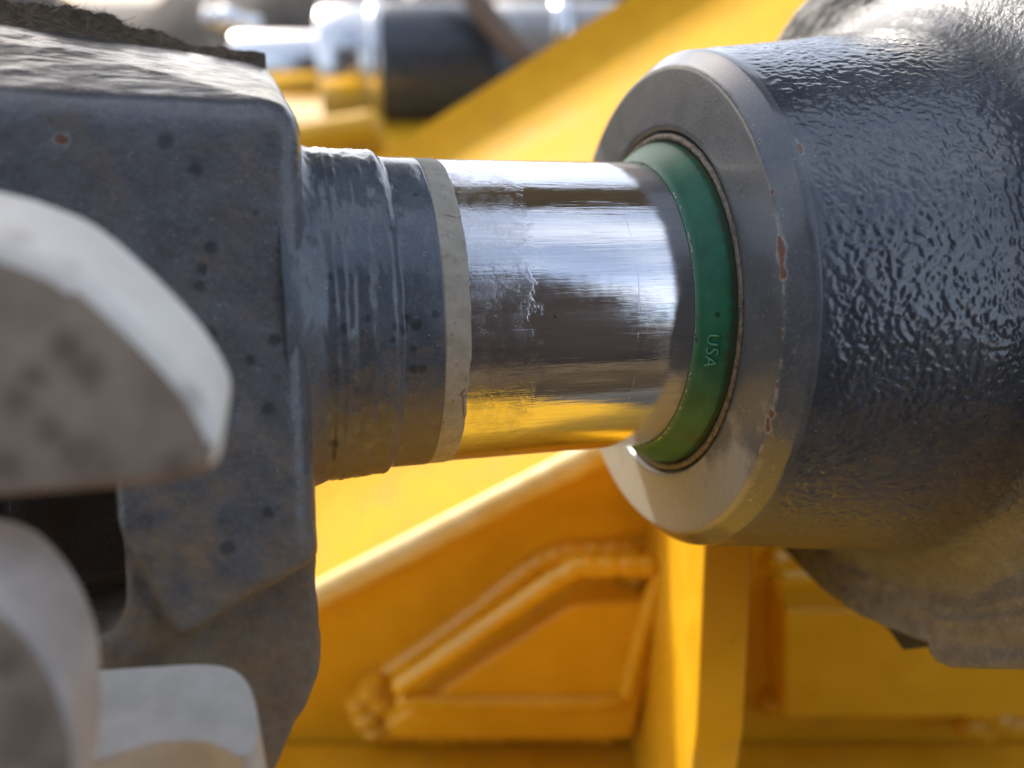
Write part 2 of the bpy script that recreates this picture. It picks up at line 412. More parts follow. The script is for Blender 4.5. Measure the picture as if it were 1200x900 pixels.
M_flange = grey_paint('slate_paint_cast_flange', (0.066, 0.072, 0.082), 0.34, coat=0.35, coarse=600,
    worn_lit=lambda k: k.math('MULTIPLY', k.ramp(k.math('ADD', k.axis(2), k.ramp(k.noise(130, 5, 0.7), 0.3, 0.7, -0.02, 0.02)), -0.055, -0.03, 1, 0), k.ramp(k.noise(320, 5, 0.7), 0.35, 0.65, 0.06, 0.28)))  # lower lobe painted paler to stand for the light on it
head = thing('cylinder_head', AX, 'slate grey cast cylinder head with green seal ring, swallowing the chrome rod', 'cylinder head')
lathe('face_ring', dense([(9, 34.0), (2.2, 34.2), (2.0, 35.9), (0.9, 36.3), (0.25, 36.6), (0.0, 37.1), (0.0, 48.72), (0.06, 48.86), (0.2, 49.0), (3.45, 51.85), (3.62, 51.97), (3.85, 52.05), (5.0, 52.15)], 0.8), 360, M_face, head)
def cast(P, T, A, R):
    edge = np.clip((T - 5.2) / 3.0, 0, 1)
    Q = P * np.array([0.85, 1, 1])
    w1 = fbm(Q + 0.9 * np.stack([vnoise(P, 3, 5), vnoise(P, 3, 6), vnoise(P, 3, 7)], -1), 0.85, 3, 1)
    big = vnoise(P, 9, 3)
    d = (np.clip(w1, -0.85, 0.5) * 0.115 + big * 0.10) * edge
    return d, np.zeros(len(P))
bp = [(4.4, 51.9)] + [(5 + i * 0.27, 52.05 + 0.140 * i * 0.27) for i in range(0, 163)]
t0, r0 = bp[-1]
lathe('barrel', bp, 1300, M_barrel, head, disp=cast)
bp = [bp[-1]] + [(t0 + 9.6 * math.sin(a), r0 + 1.2 * math.sin(a) + 11 * (1 - math.cos(a))) for a in [i * math.pi / 2 / 30 for i in range(1, 31)]]
lathe('flange_fillet', bp, 700, M_flange, head, disp=cast)
# flange: disc with a flat foot and a cast notch
tf, rf = bp[-1]
low = [on_face(px, py, tf) for px, py in [(1046, 738), (1088, 755), (1091, 768), (1098, 777), (1112, 783)]]
low = [(p.y, p.z) for p in low]
flat = low[-1][1]
ang = lambda y, z: math.atan2(z, -y)
r1 = math.hypot(*low[0]); a1 = ang(*low[0]); a2 = ang(*low[-1])
outl = []
for i in range(90):                                  # the arc on the far low side
    a = -math.pi + (a1 + math.pi) * i / 90; r = 82 + (r1 - 82) * (i / 90)**2
    outl.append((-r * math.cos(a), r * math.sin(a)))
for p, q in zip(low[:-1], low[1:]): outl += [(p[0] + (q[0] - p[0]) * f, p[1] + (q[1] - p[1]) * f) for f in (0, 0.33, 0.67)]
foot = [on_face(px, py, tf) for px, py in [(1112, 783), (1160, 785), (1220, 786), (1300, 786)]]
outl += [(p.y, p.z) for p in foot]
a3 = ang(*outl[-1]); r3 = math.hypot(*outl[-1])
for i in range(1, 160):
    a = a3 + (math.pi - a3) * i / 160; r = r3 + (82 - r3) * min(1, i / 50)
    outl.append((-r * math.cos(a), r * math.sin(a)))
n = len(outl)
def disc(name, x0, thick, out, r_in, mat, parent, rough):
    V = []; F = []; rings = []
    m = len(out)
    inn = [(-r_in * math.cos(ang(y, z)), r_in * math.sin(ang(y, z))) for y, z in out]
    def ring(x, sc):
        rings.append(len(V))
        for (y, z), (iy, iz) in zip(out, inn): V.append((x, iy + (y - iy) * sc, iz + (z - iz) * sc))
    for k in range(25): ring(x0, k / 25 * 0.975)
    ring(x0 + 0.1, 0.98); ring(x0 + 0.5, 0.993); ring(x0 + 1.4, 1.0); ring(x0 + thick, 1.0); ring(x0 + thick, 0.0)
    for a, b in zip(rings[:-1], rings[1:]):
        for i in range(m): F.append((a + i, b + i, b + (i + 1) % m, a + (i + 1) % m))
    V = np.array(V); V[:, 0] += np.where(V[:, 0] < x0 + 3, fbm(V, 3.0, 3, 9) * rough, 0)
    return link(name, mesh(name, V * MM, F), mat, parent)
disc('flange', tf - 0.15, 9, outl, rf - 2, M_flange, head, 0.38)
# black piece added to stand for the shade in the notch
notch_pts = [AX @ (on_face(px, py, tf + 5) * MM) for px, py in [(1030, 728), (1044, 742), (1058, 762), (1096, 757), (1120, 735), (1080, 715)]]
prism('notch_shade', notch_pts, (AX.to_3x3() @ Vector((1, 0, 0))).normalized() * 8 * MM, grey_paint('notch_shade_black', (0.008, 0.008, 0.009), 0.5), head, bevel=0.3)

# wiper seal
k = NT('green_polyurethane'); n = k.noise(220, 4); sc = k.ramp(k.noise(1, 4, vec=k.mapv((900, 300, 300))), 0.55, 0.75)
c = k.mix(k.ramp(n, 0.3, 0.7), (0.010, 0.108, 0.058), (0.018, 0.155, 0.085)); c = k.mix(k.math('MULTIPLY', sc, 0.18), c, (0.12, 0.26, 0.18))
mk = k.spots(P4([(841, 369, 0.5), (826, 238, 0.45)], lambda x, y: on_cyl(x, y, 32.6)), 0.2, 900, 0.2); c = k.mix(mk, c, (0.004, 0.045, 0.025))
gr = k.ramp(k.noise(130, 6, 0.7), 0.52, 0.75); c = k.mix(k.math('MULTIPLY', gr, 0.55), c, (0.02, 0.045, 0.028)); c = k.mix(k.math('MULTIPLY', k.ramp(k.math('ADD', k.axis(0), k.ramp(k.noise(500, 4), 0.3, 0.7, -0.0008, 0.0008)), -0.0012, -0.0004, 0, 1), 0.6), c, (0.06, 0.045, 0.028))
rim = k.ramp(k.axis(0), -0.0058, -0.0048, 1, 0); c = k.mix(k.math('MULTIPLY', rim, 0.6), c, (0.16, 0.30, 0.21))
k.set(color=c, rough=0.44, spec=0.35, sss=0.0, normal=k.bump(k.noise(1500, 3), 0.3, 0.0001))
M_seal = k.m
SEALP = spline([(1.8, 34.35, 0), (-0.3, 34.1, 0), (-1.3, 33.75, 0), (-3.2, 32.35, 0), (-4.8, 30.95, 0), (-5.75, 30.25, 0), (-5.6, 30.02, 0), (-4.0, 30.02, 0)], 6)
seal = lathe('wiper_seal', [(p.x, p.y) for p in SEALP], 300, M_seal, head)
# raised lettering on the seal
fc = bpy.data.curves.new('lettering', 'FONT'); fc.body = 'USA'; fc.size = 3.35; fc.extrude = 0.0; fc.offset = -0.03; fc.resolution_u = 4; fc.space_character = 1.12
fo = bpy.data.objects.new('lettering_source', fc); col.objects.link(fo)
tm = evaluated(fo); bpy.data.objects.remove(fo)
bm = bmesh.new(); bm.from_mesh(tm)
bmesh.ops.triangulate(bm, faces=bm.faces); bmesh.ops.subdivide_edges(bm, edges=bm.edges, cuts=1)
ret = bmesh.ops.extrude_face_region(bm, geom=bm.faces[:]); top = [v for v in ret['geom'] if isinstance(v, bmesh.types.BMVert)]
ts = set(top)
sn = Vector((-0.675, 0.738))                     # outward normal of the seal's cone in (t, r)
dirn = Vector((0.738, 0.675))                    # along the cone, outwards
PHI0 = math.radians(-15.0)
for v in bm.verts:
    a, b = v.co.x, v.co.y - 1.17; lift = 0.26 if v in ts else -0.1
    q = Vector((-3.05, 32.48)) + dirn * b + sn * lift
    ph = PHI0 - a / 32.6
    v.co = Vector((q.x, -q.y * math.cos(ph), q.y * math.sin(ph))) * MM
bmesh.ops.recalc_face_normals(bm, faces=bm.faces)
me = bpy.data.meshes.new('lettering'); bm.to_mesh(me); bm.free(); bpy.data.meshes.remove(tm)
kl = plain('green_polyurethane_letters', (0.07, 0.31, 0.20), 0.3, var=0.1)
link('lettering', me, kl, seal)
# grit caught along the lip, and the rusty shell of the seal
k = NT('grit'); v = k.ramp(k.noise(1400, 2), 0.42, 0.58)
k.set(color=k.mix(v, (0.03, 0.028, 0.025), (0.62, 0.60, 0.55)), rough=0.6, normal=k.bump(k.noise(2500, 2), 1, 0.0003))
def rough_disp(amp, sc, seed): return lambda P, T, A, R: (fbm(P, sc, 2, seed) * amp, fbm(P, sc, 2, seed + 40) * amp)
lathe('grit_line', [(-5.5 + 0.2 * math.cos(a), 30.2 + 0.2 * math.sin(a)) for a in [i * 2 * math.pi / 8 for i in range(9)]], 420, k.m, head, disp=rough_disp(0.16, 1.0, 3))
k = NT('rusty_steel_shell'); n = k.noise(900, 4)
k.set(color=k.mix(k.ramp(n, 0.35, 0.65), (0.085, 0.068, 0.055), (0.22, 0.185, 0.15)), rough=0.6, metal=0.3, normal=k.bump(n, 0.7, 0.0002))
lathe('seal_shell', [(0.75 + 0.6 * math.cos(a), 35.15 + 0.75 * math.sin(a)) for a in [i * 2 * math.pi / 14 for i in range(15)]], 300, k.m, head, disp=rough_disp(0.04, 1.5, 8))

# ------------------------------------------------------------------ the rod: chrome, collar, eye block
rod_end = thing('rod_end', AX, 'chrome cylinder rod with grey grooved collar and dirty grey eye block', 'cylinder rod')
lathe('chrome_rod', dense([(-50, 29.95), (40, 29.95)], 2.5), 300, CHROME, rod_end)
ridge = lambda t: 0.6 * (0.28 * math.exp(-((t + 70.2) / 0.5)**2) + 0.22 * math.exp(-((t + 68.6) / 0.4)**2) + 0.16 * math.exp(-((t + 64.4) / 0.6)**2) - 0.12 * math.exp(-((t + 66.5) / 0.5)**2) + 0.14 * math.exp(-((t + 60.9) / 0.5)**2))
def collar_r(t):
    if t < -71.2: return 31.75 + 2.2 * (max(0, (-71.2 - t)) / 4.5)**1.5
    if t < -60.4: return 31.75 - 0.42 * (t + 71.2) / 10.8
    if t < -58.9:
        q = (t + 60.4) / 1.5; q = q * q * (3 - 2 * q); return 31.33 - 1.05 * q
    return 30.28 - 0.06 * (t + 58.9) / 6.6
dots = [(x, y, z, r * 1.25) for x, y, z, r in P4([(405, 384, 0.75), (430, 373, 0.55), (464, 383, 0.55), (476, 372, 0.65), (473, 386, 0.6), (488, 381, 0.75), (511, 368, 0.6), (484, 409, 0.5), (485, 433, 0.7), (495, 432, 0.7), (461, 398, 0.4), (391, 520, 0.7), (469, 251, 0.6), (487, 228, 0.45), (366, 283, 0.8), (386, 324, 0.5), (381, 232, 0.35), (392, 352, 0.4), (460, 268, 0.45)], on_prof(collar_r))]
M_collar = grey_paint('slate_paint_collar', (0.095, 0.112, 0.138), 0.27, coat=0.5, spots=dots,
    dust=lambda k: k.math('MULTIPLY', k.ramp(k.math('ADD', k.axis(2), k.ramp(k.noise(420, 5, 0.7), 0.3, 0.7, -0.012, 0.012)), -0.024, -0.008, 1, 0), 0.62))
cp = []
t = -78.0
while t <= -52.25:
    r = collar_r(t)
    cp.append((t, r + ridge(t))); t += 0.22
cp += [(-52.15, 30.12), (-52.1, 29.9)]
def collar_disp(P, T, A, R):
    amp = np.where(T < -58.5, 0.16, 0.05)
    # lathe steps wander a little round the bead
    d = fbm(P * np.array([1, 0.35, 0.35]), 2.2, 3, 21) * amp
    ax = np.where(T < -54, vnoise(P, 7, 31) * 0.18 + vnoise(P, 2.5, 32) * 0.08, vnoise(P, 6, 33) * 0.12)
    ax = ax * np.clip((-52.2 - T) / 1.5 + 0.15, 0, 1)
    return d, ax
collar = lathe('collar', cp, 420, M_collar, rod_end, disp=collar_disp)
k = NT('bare_primer_band'); n = k.noise(300, 6, 0.7); cr = k.vor(170, feature='DISTANCE_TO_EDGE')
crack = k.math('MULTIPLY', k.ramp(cr, 0.0, 0.035, 1, 0), k.ramp(k.noise(110, 2), 0.56, 0.62))
c = k.mix(k.ramp(n, 0.35, 0.65), (0.36, 0.32, 0.25), (0.50, 0.46, 0.38)); c = k.mix(k.ramp(k.noise(700, 4, 0.7), 0.6, 0.7), c, (0.30, 0.20, 0.11)); c = k.mix(k.math('MULTIPLY', crack, 0.8), c, (0.08, 0.05, 0.03))
k.set(color=c, rough=0.6, normal=k.bump(k.math('SUBTRACT', n, k.math('MULTIPLY', crack, 0.6)), 0.6, 0.0003))
lathe('primer_band', [(-52.6, 29.6), (-52.3, 30.06), (-51.8, 30.14), (-49.0, 30.12), (-48.2, 30.08), (-47.9, 29.99), (-47.8, 29.9)], 420, k.m, rod_end, disp=lambda P, T, A, R: (fbm(P, 1.6, 2, 50) * 0.03, np.where(T > -49.5, fbm(P, 5, 3, 51) * 0.28, vnoise(P, 3, 52) * 0.08)))

def on_front(px, py, y0=-34.0):
    r = ray(px, py); L = lambda p: Vector((p.dot(R_D), -p.dot(R_V), p.dot(R_U)))
    o = L(-R_C); q = L(r); s = (y0 - o.y) / q.y
    return o + q * s
# eye block: union of a cast body and a raised pad, with a pocket cut into it
def hull(pts, bev, seg=4):
    bm = bmesh.new(); vs_ = [bm.verts.new(Vector(p) * MM) for p in pts]
    r = bmesh.ops.convex_hull(bm, input=vs_)
    bmesh.ops.dissolve_limit(bm, angle_limit=0.02, verts=bm.verts[:], edges=bm.edges[:])
    bmesh.ops.recalc_face_normals(bm, faces=bm.faces)
    bmesh.ops.bevel(bm, geom=[e for e in bm.edges if e.calc_face_angle(0) > 0.2], offset=bev * MM, segments=seg, profile=0.5, affect='EDGES', clamp_overlap=True)
    me = bpy.data.meshes.new('h'); bm.to_mesh(me); bm.free(); return me
# local axes: x along the rod, y away from the viewer, z up
XR = -74.4
body = hull([(XR + 0.2, -34, 29), (XR - 1.2, -34, -60), (XR - 14, -34, -84), (-150, -34, -84), (-150, -34, 31),
             (XR - 1.5, 30, 61), (-150, 30, 71), (XR - 1, 36, 40), (XR - 1, 36, -60), (XR - 14, 36, -84), (-150, 36, -84), (-150, 36, 50)], 3.6)
q1, q2, q3 = on_front(392, 645, -34), on_front(205, 752, -34), on_front(108, 575, -34)
e1 = q1 + (q1 - q2) * 0.5; e3 = q3 + (q3 - q2) * 0.6
low_r = hull([(p.x, y, p.z + (0 if y < -30 else dz_)) for y, dz_ in ((-55, 0), (-28, 0)) for p in (e1, q2)] + [(x, y, -110) for y in (-55, -28) for x in (q2.x - 25, e1.x)] + [(q2.x - 25, y, q2.z - 14) for y in (-55, -28)], 1.5)
low_l = hull([(p.x, y, p.z) for y in (-55, -29) for p in (q2 + Vector((3, 0, -4)), e3)] + [(-160, y, e3.z) for y in (-55, -29)] + [(-160, y, -110) for y in (-55, -29)] + [(q2.x + 3, y, -110) for y in (-55, -29)], 1.5)
blk = link('block', body, None)
ca = link('cut_low_right', low_r, None); cb = link('cut_low_left', low_l, None); pcut = bpy.data.objects.new('cut', hull([(-102.5, -60, -22), (-102.5, -60, -43), (-106, -60, -52), (-135, -60, -50), (-135, -60, -20), (-104.5, 2, -22), (-104.5, 2, -46), (-128, 2, -50), (-128, 2, -20)], 2.5)); col.objects.link(pcut)
for o in (ca, cb):
    m = blk.modifiers.new('c', 'BOOLEAN'); m.operation = 'DIFFERENCE'; m.object = o; m.solver = 'EXACT'
m = blk.modifiers.new('d', 'BOOLEAN'); m.operation = 'DIFFERENCE'; m.object = pcut; m.solver = 'EXACT'
m = blk.modifiers.new('r', 'REMESH'); m.mode = 'VOXEL'; m.voxel_size = 0.75 * MM; m.use_smooth_shade = True
m = blk.modifiers.new('s', 'SMOOTH'); m.iterations = 11; m.factor = 0.5
me = evaluated(blk)
for o in (blk, ca, cb, pcut): bpy.data.objects.remove(o)
me.name = 'block'
nv = len(me.vertices); co = np.empty(nv * 3); me.vertices.foreach_get('co', co); co = co.reshape(-1, 3) / MM
no = np.empty(nv * 3); me.vertices.foreach_get('normal', no); no = no.reshape(-1, 3)
amp = 0.11 + 0.30 * np.clip((-35 - co[:, 2]) / 20, 0, 1)
co = co + no * ((fbm(co, 5, 3, 61) * amp + vnoise(co, 26, 62) * 0.4))[:, None]
me.vertices.foreach_set('co', (co * MM).ravel()); smooth(me)
pits = P4([(72, 160, 2.0)], lambda x, y: on_cyl(x, y, 28)) 
bdots = P4([(195, 165, 1.2), (230, 200, 1.1), (247, 290, 1.0), (237, 315, 0.8), (232, 335, 0.9), (245, 393, 1.3), (320, 398, 1.0), (294, 422, 0.9), (315, 480, 1.0), (314, 600, 0.9), (268, 642, 1.1), (125, 276, 0.9), (344, 715, 0.6), (330, 330, 0.5), (300, 250, 0.6)], on_front)
M_block = grey_paint('slate_paint_weathered', (0.104, 0.110, 0.120), 0.30, rusty=0.6, coat=0.3, chips=P4([(72, 163, 0.8)], on_front), spots=bdots, coarse=320,
    dust=lambda k: k.math('MAXIMUM',
        k.math('MULTIPLY', k.ramp(k.math('ADD', k.axis(2), k.ramp(k.noise(170, 6, 0.7), 0.3, 0.7, -0.026, 0.026)), -0.058, -0.020, 1, 0), 0.95),
        k.math('MULTIPLY', k.ramp(k.noise(90, 6, 0.7), 0.5, 0.75), 0.3)))
block = link('block', me, M_block, rod_end)
# dust cake and matted fibres along the top of the block
k = NT('dust_cake'); n = k.noise(700, 5, 0.7)
k.set(color=k.mix(k.ramp(n, 0.3, 0.7), (0.06, 0.045, 0.03), (0.27, 0.20, 0.13)), rough=0.95, normal=k.bump(n, 1.0, 0.0008))
V = []; F = []; nx, ny = 110, 22
for i in range(nx):
    x = -150 + (XR - 3.0 + 150) * i / (nx - 1)
    for j in range(ny):
        s = j / (ny - 1)
        wd = 11 + 9 * min(1, max(0, (XR - 8 - x) / 30))
        hgt = 2.0 + 3.2 * min(1, max(0, (-97 - x) / 16))
        yy = 31.5 - wd * (1 - s); 
        V.append((x, yy, 61.2 + 0.125 * (XR - 1.5 - x) - 0.59 * (30 - yy) + hgt * math.sin(math.pi * s)**0.7 - 0.6))
V = np.array(V); edge = np.sin(np.pi * np.tile(np.arange(ny) / (ny - 1), nx))
V[:, 2] += fbm(V, 4, 4, 71) * 1.7 * np.clip((-84 - V[:, 0]) / 14, 0.45, 1) * edge; V[:, 1] += fbm(V, 6, 2, 77) * 1.2 * (0.4 + edge)
for i in range(nx - 1):
    for j in range(ny - 1): F.append((i*ny + j, (i+1)*ny + j, (i+1)*ny + j + 1, i*ny + j + 1))
link('dust_cake', mesh('dust_cake', V * MM, F), k.m, block)['kind'] = 'stuff'
fm = plain('dry_fibres', (0.27, 0.21, 0.14), 0.9, var=0.7, nscale=300)
FV = []; FF = []
rnd = random.Random(5)
for q in range(2600):
    x = -150 + 64 * rnd.random()**0.75; s = rnd.random(); 
    i = int((x + 150) / (XR - 3 + 150) * (nx - 1)); j = int(s * (ny - 1))
    p = Vector(V[min(nx - 1, i) * ny + j]) + Vector((rnd.uniform(-.5, .5), rnd.uniform(-.4, .4), -0.2))
    den = min(1, max(0.25, (-93 - x) / 18))
    L = rnd.uniform(0.6, 2.2) * den if rnd.random() < 0.8 else rnd.uniform(2, 6) * den; d = Vector((rnd.gauss(0.1, 1), rnd.gauss(-0.1, 1.0), abs(rnd.gauss(0.1, 0.35)))).normalized()
    a = d.cross(Vector((0.3, 0.9, 0.2))).normalized() * rnd.uniform(0.05, 0.10); b = d.cross(a).normalized() * a.length
    base = len(FV); bend = Vector((rnd.gauss(0, .6), rnd.gauss(0, .6), -rnd.random())) 
    for kf, sc in ((0, 1), (0.5, 0.8), (1, 0.25)):
        c0 = p + d * (L * kf) + bend * (kf * kf * L * 0.35)
        FV += [c0 + a * sc, c0 + (b - a) * sc * 0.7, c0 - (b + a) * sc * 0.7]
    for r_ in (0, 1):
        for e in range(3): FF.append((base + r_*3 + e, base + r_*3 + (e+1) % 3, base + r_*3 + 3 + (e+1) % 3, base + r_*3 + 3 + e))
link('dry_fibres', mesh('dry_fibres', [v * MM for v in FV], FF), fm, block)['kind'] = 'stuff'

# ------------------------------------------------------------------ foreground lugs (near the lens, left)
k = NT('chalky_paint'); n = k.noise(130, 5, 0.65)
c = k.mix(k.ramp(n, 0.3, 0.7), (0.74, 0.69, 0.60), (0.86, 0.81, 0.72)); c = k.mix(k.ramp(k.vor(95), 0.08, 0.25, 0.45, 0), c, (0.20, 0.14, 0.09))
k.set(color=c, rough=0.6, normal=k.bump(n, 0.5, 0.0008)); M_chalk = k.m  # rim colour raised and warmed to stand for sun on it
k = NT('grimy_chalky_paint'); n = k.noise(90, 5, 0.65)
k.set(color=k.mix(k.ramp(n, 0.3, 0.7), (0.33, 0.285, 0.25), (0.52, 0.475, 0.43)), rough=0.7, normal=k.bump(n, 0.5, 0.0008)); M_chalk2 = k.m
def dusty_shade(name, org, marks, lo=None):  # brown fronts: dust marks, plus the fronts' shade put into the colour
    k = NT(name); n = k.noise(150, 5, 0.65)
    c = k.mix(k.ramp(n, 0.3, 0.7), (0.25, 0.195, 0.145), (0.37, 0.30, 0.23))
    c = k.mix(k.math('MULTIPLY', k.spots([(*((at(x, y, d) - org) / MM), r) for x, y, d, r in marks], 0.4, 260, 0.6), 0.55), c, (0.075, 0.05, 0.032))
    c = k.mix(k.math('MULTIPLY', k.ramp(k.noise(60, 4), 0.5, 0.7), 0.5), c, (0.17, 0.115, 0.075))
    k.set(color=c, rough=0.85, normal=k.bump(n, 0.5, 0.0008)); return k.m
k = NT('bare_zinc'); n = k.noise(160, 5, 0.65)
k.set(color=k.mix(k.ramp(n, 0.3, 0.7), (0.44, 0.42, 0.37), (0.58, 0.555, 0.50)), rough=0.7, normal=k.bump(n, 0.4, 0.0006)); M_zinc = k.m
back = rig_dir(-0.20, 0.86, 0.50)
def outline(px, depth, k=5, slope=(0, 0)):
    P = spline([(x, y, 0) for x, y in px], k)
    return [at(p.x, p.y, depth) for p in P]
lug_pts = [at(x, y, 86) for x, y in [(-160, 240), (-60, 268)]] + outline([(0, 282), (80, 316), (158, 382), (218, 446), (250, 496), (259, 530), (244, 560), (195, 574), (120, 582), (0, 592)], 86) + [at(x, y, 86) for x, y in [(-160, 604)]]
lug = thing('clamp_lug', at(0, 560, 106), 'chalky white rounded lug, uppermost of the pale pieces before the grey block', 'lug')
prism('plate', lug_pts, back * 14.5 * MM, M_chalk, lug, bevel=2.0, seg=5, face_mat=dusty_shade('dusty_shade_face', lug.location, [(75, 405, 86, 1.6), (102, 436, 86, 1.7), (38, 440, 86, 1.3), (18, 470, 86, 1.6), (60, 505, 86, 1.5), (95, 535, 86, 2.2), (125, 545, 86, 1.2), (205, 545, 86, 1.5), (10, 545, 86, 1.4)]))
kn_pts = outline([(-60, 694), (0, 712), (50, 765), (80, 832), (88, 900), (84, 990), (60, 1050)], 84) + [at(-160, 1050, 84), at(-160, 682, 84)]
kn = thing('round_knuckle', at(-40, 1000, 102), 'pale round knuckle at the lower left beneath the rounded white lug', 'knuckle')
prism('disc', kn_pts, back * 12.5 * MM, M_chalk2, kn, bevel=2.4, seg=5, face_mat=dusty_shade('dusty_shade_disc', kn.location, [(30, 850, 84, 4), (70, 900, 84, 3), (10, 780, 84, 2)]))
# lock bar: level top, rounded right end
NU = Vector((0, -SP, CP))
def on_level(px, py, c):
    r = ray(px, py); s = c / r.dot(NU); return W(*(r * s))
lv = ray(250, 862).dot(NU) * 110
bar_pts = [on_level(p.x, p.y, lv) for p in spline([(95, 786, 0), (180, 780, 0), (250, 778, 0), (285, 792, 0), (301, 832, 0), (299, 872, 0), (280, 884, 0), (240, 868, 0), (180, 870, 0), (95, 896, 0)], 6)]
bar = thing('lock_bar', on_level(200, 850, lv) - Vector((0, 0, 0.03)), 'pale zinc grey flat bar with rounded end at the bottom left beside the knuckle', 'bar')
prism('bar', bar_pts, Vector((0, 0, -0.018)), M_zinc, bar, bevel=1.8, seg=5)

# ------------------------------------------------------------------ yellow machine frame behind
frame = thing('machine_frame', at(700, 870, 352), 'yellow welded steel machine frame with ribs and gussets behind the rod', 'machine frame')
WY = 0.255                                         # the upright web stands on this world plane y
def on_web(px, py, off=0.0):                       # off: mm towards the viewer
    r = rig_dir(*ray(px, py)); s = (WY - off * MM) / r.y
    return CAM + r * s
YV = Vector((0, 1, 0))
web = prism('web', [on_web(-150, 935), on_web(375, 669), on_web(640, 533), on_web(860, 420), on_web(1500, 430), on_web(1500, 1000), on_web(-150, 1000)], YV * 0.014, YEL, frame, bevel=1)
# sloping top plate: front edge along the web's upper edge
e = rig_dir(0, 0.70, 0.714).normalized()
A0, A1 = on_web(250, 737), on_web(900, 402)
A0 = A0.lerp(A1, -0.25); A1 = A0 + (A1 - A0) * 1.35
dL = (A1 - A0).normalized()
nP = dL.cross(e).normalized()
if nP.z < 0: nP = -nP
lip = 9 * MM
Wd = 0.262
V = []; F = []
na, nb = 60, 40
for i in range(na + 1):
    for j in range(nb + 1):
        s = j / nb * Wd; p = A0.lerp(A1, i / na) + e * s - Vector((0, 0.006, 0))
        z = 0.010 * math.exp(-((s - 0.062) / 0.02)**2) * 0.35 + 0.030 * max(0, (s - 0.215) / 0.06)**2
        V.append(p + nP * z)
nv = len(V)
V += [v - nP * lip for v in V]
for i in range(na):
    for j in range(nb):
        a = i*(nb+1) + j; F.append((a, a+1, a+nb+2, a+nb+1)); b = a + nv; F.append((b, b+nb+1, b+nb+2, b+1))
for i in range(na):
    for j in (0, nb): a, b = i*(nb+1) + j, (i+1)*(nb+1) + j; F.append((a, b, b+nv, a+nv))
for j in range(nb):
    for i in (0, na): a, b = i*(nb+1) + j, i*(nb+1) + j + 1; F.append((a, b, b+nv, a+nv))
me = mesh('top_plate', local(frame, V), F); bmx = bmesh.new(); bmx.from_mesh(me); bmesh.ops.recalc_face_normals(bmx, faces=bmx.faces); bmx.to_mesh(me); bmx.free()
tp = link('top_plate', me, YEL_TOP, frame)
md = tp.modifiers.new('e', 'EDGE_SPLIT'); md.split_angle = math.radians(40)
# pale strip: highlight on the plate's front edge put into the colour
def strip(name, P0, P1, off0, off1, th, mat):
    pass
tube('highlight_edge', [A0.lerp(A1, f) - nP * (lip * 0.5) - Vector((0, 0.0065, 0)) for f in (0.02, 0.98)], 5.2, EDGE, frame, n=10)
# deck under everything
dz = (CAM + rig_dir(*ray(600, 868)) * (WY / rig_dir(*ray(600, 868)).y)).z
deck = prism('deck_plate', [Vector((-0.55, WY - 0.001, dz)), Vector((0.75, WY - 0.001, dz)), Vector((0.75, 0.13, dz)), Vector((0.15, 0.13, dz)), Vector((0.075, -0.135, dz)), Vector((-0.55, -0.135, dz))], Vector((0, 0, -0.014)), YEL, frame, bevel=1)
# gussets: trapezoid blocks standing proud of the web, with weld beads round them
def gusset(pts, off, shrink=1.0):
    prism('gusset', [on_web(x, y) - YV * off * MM for x, y in pts], YV * (off - 0.2) * MM, YEL, frame, bevel=2.0, seg=4)
def weld(pts, r, seed, off=0.0, rip=0.17):
    tube('weld_bead', [on_web(x, y, off) for x, y in pts], r, YEL_BEAD, frame, n=12, ripple=rip, wav=2.1, seed=seed, k=16)
gusset([(458, 806), (664, 668), (776, 662), (733, 820), (466, 820)], 20)
tube('weld_bead', [on_web(x, y, 20) for x, y in [(462, 808), (560, 741), (664, 671), (700, 664), (772, 663)]], 3.6, YEL_BEAD, frame, n=12, ripple=0.15, wav=2.1, seed=44, k=16)
weld([(434, 802), (540, 728), (636, 656), (700, 645), (785, 645)], 4.0, 1, 1)
weld([(430, 853), (520, 858), (620, 855), (724, 858)], 4.4, 2, 2)
weld([(786, 660), (768, 730), (738, 810), (722, 858)], 4.4, 3, 3)
for i, (x, y) in enumerate([(425, 826), (440, 808), (436, 838), (452, 820), (740, 660), (765, 655), (780, 680), (770, 665)]):
    weld([(x - 9, y - 10), (x, y), (x + 9, y + 11)], 5.2 + (i % 3), 10 + i, 6)
gusset([(900, 672), (1130, 676), (1260, 720), (1260, 796), (900, 796)], 20)
weld([(895, 655), (1000, 660), (1130, 662)], 5.0, 4, 1)
weld([(890, 822), (1040, 824), (1180, 822)], 5.5, 5, 2)
for i, (x, y) in enumerate([(1150, 830), (1170, 842), (1140, 848)]): weld([(x - 16, y - 4), (x, y), (x + 16, y + 6)], 6, 30 + i, 7)
for pts_, sd_ in (([(776, 664), (756, 730), (734, 818)], 45), ([(464, 820), (600, 822), (733, 820)], 46), ([(905, 676), (1040, 678), (1130, 680)], 47)):
    tube('weld_bead', [on_web(x, y, 20) for x, y in pts_], 3.2, YEL_BEAD, frame, n=12, ripple=0.15, wav=2.1, seed=sd_, k=16)
# upright rib
p0, p1 = on_web(783, 640), on_web(752, 880)
top = on_web(800, 480)
rx = on_web(754, 700).x
rib = prism('rib', [Vector((rx, WY - 0.001, dz + 0.001)), Vector((rx, WY - 0.088, dz + 0.001)), Vector((rx, WY - 0.088, dz + 0.10)), Vector((rx, WY - 0.07, dz + 0.17)), Vector((rx, WY - 0.001, dz + 0.19))], Vector((0.0125, 0, 0)), YEL, frame, bevel=0.8)
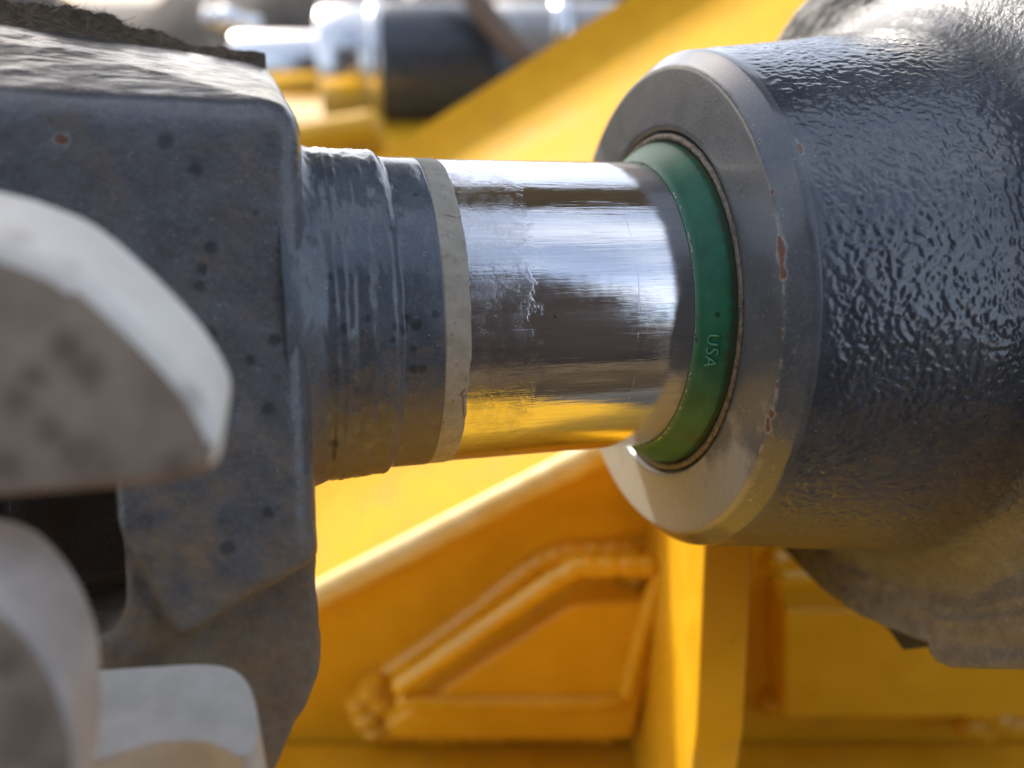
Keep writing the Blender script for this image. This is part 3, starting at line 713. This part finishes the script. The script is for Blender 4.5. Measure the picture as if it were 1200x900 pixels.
# pieces of frame seen above the rod, far side
rear = thing('rear_crossmember', at(420, 200, 760), 'orange yellow crossmember beneath the far cylinder at the upper left', 'crossmember')
Vp = [at(150, 165, 700), at(560, 175, 700), at(560, 118, 900), at(150, 118, 900)]
prism('top_face', Vp, Vector((0, 0, -0.03)), YEL, rear, bevel=4)
tube('rolled_edge', [at(180, 170, 690), at(300, 172, 690), at(390, 160, 690), at(450, 150, 690)], 16, YEL, rear, n=16)

# ------------------------------------------------------------------ far twin cylinder
def far_axis(px, py, depth, yaw, tilt):
    d = Vector((math.cos(yaw) * math.cos(tilt), math.sin(yaw) * math.cos(tilt), math.sin(tilt)))
    u = Vector((-d.z, 0, d.x)).normalized(); v = d.cross(u)
    return axis_matrix(ray(px, py) * depth, d, u, v)
M2 = far_axis(378, 78, 800, 0.10, 0.03)
M_bright = plain('bright_steel', (0.72, 0.73, 0.74), 0.18, 1.0, 0.1)
M_slate = grey_paint('slate_paint_far', (0.05, 0.06, 0.075), 0.25)
t2 = thing('far_cylinder', M2, 'blurred far cylinder with bright steel ring and dark barrel, upper left', 'hydraulic cylinder')
lathe('rod', [(-78, 0), (-78, 28), (-76, 30), (20, 30)], 64, M_bright, t2)
lathe('gland_ring', [(0, 30), (0, 50), (2, 53), (44, 54), (46, 52), (46, 40)], 96, M_bright, t2)
lathe('lock_ring', [(46, 45), (46, 57), (49, 58.5), (55, 58.5), (57, 57), (57, 45)], 96, M_bright, t2)
lathe('barrel', [(57, 40), (57, 56), (60, 57.5), (150, 56), (178, 46), (188, 34), (190, 0)], 96, M_slate, t2)
tube_th = thing('hose', at(600, 60, 740), 'brown hose slanting down across the end of the far dark barrel', 'hose')
tube('sleeve', [at(520, -60, 760), at(552, -8, 750), at(585, 35, 740), (at(615, 66, 730)), at(650, 95, 725)], 11, plain('brown_rubber', (0.13, 0.085, 0.05), 0.55), tube_th, n=16)
t4 = thing('steel_spigot', far_axis(238, 20, 930, 0.35, -0.06), 'small bright steel spigot at the top left, above the far rod', 'spigot')
lathe('stem', [(0, 0), (0, 9), (2, 11), (58, 11), (60, 9), (60, 0)], 48, M_bright, t4)
lathe('hex_collar', [(16, 10), (16, 17), (34, 17), (34, 10)], 6, M_bright, t4)
t3 = thing('pale_pipe', far_axis(580, 38, 900, 0.05, 0.02), 'pale grey pipe running right behind the hose at the top', 'pipe')
lathe('pipe', [(0, 0), (0, 26), (3, 30), (330, 30), (333, 0)], 64, plain('pale_grey_paint', (0.42, 0.43, 0.44), 0.35), t3)
lathe('pipe_clamp', [(60, 30), (60, 33), (78, 33), (78, 30)], 64, M_bright, t3)

# unseen arm added above the rod to shade the head's face and block
arm = thing('shade_arm', AX @ Matrix.Translation((-0.09, 0.01, 0.12)), 'unseen dark arm added above the collar and the eye block for shade', 'shade arm')
ap = [AX @ (Vector((x, y, z)) * MM) for x, y, z in [(-34, -24, 112), (-30, -10, 112), (-30, 62, 112), (-34, 70, 112), (-170, 70, 118), (-170, -24, 118)]]
prism('bar', ap, (AX.to_3x3() @ Vector((0, 0, 1))) * 0.016, M_slate, arm, bevel=2)
# unseen beam added high above the cylinder head (mirrored in the chrome as a dark streak)
mirror_beam = thing('mirror_beam', AX @ Matrix.Translation((0.2, 0.02, 0.40)), 'unseen dark beam added high above the cylinder head for the chrome to mirror', 'mirror_beam')
ap = [AX @ (Vector((x, y, z)) * MM) for x, y, z in [(-60, -140, 400), (-60, 50, 404), (600, 56, 430), (600, -145, 426)]]
prism('mirror_bar', ap, (AX.to_3x3() @ Vector((0, 0, 1))) * 0.06, plain('mirror_beam_grey', (0.20, 0.215, 0.24), 0.4), mirror_beam, bevel=4)
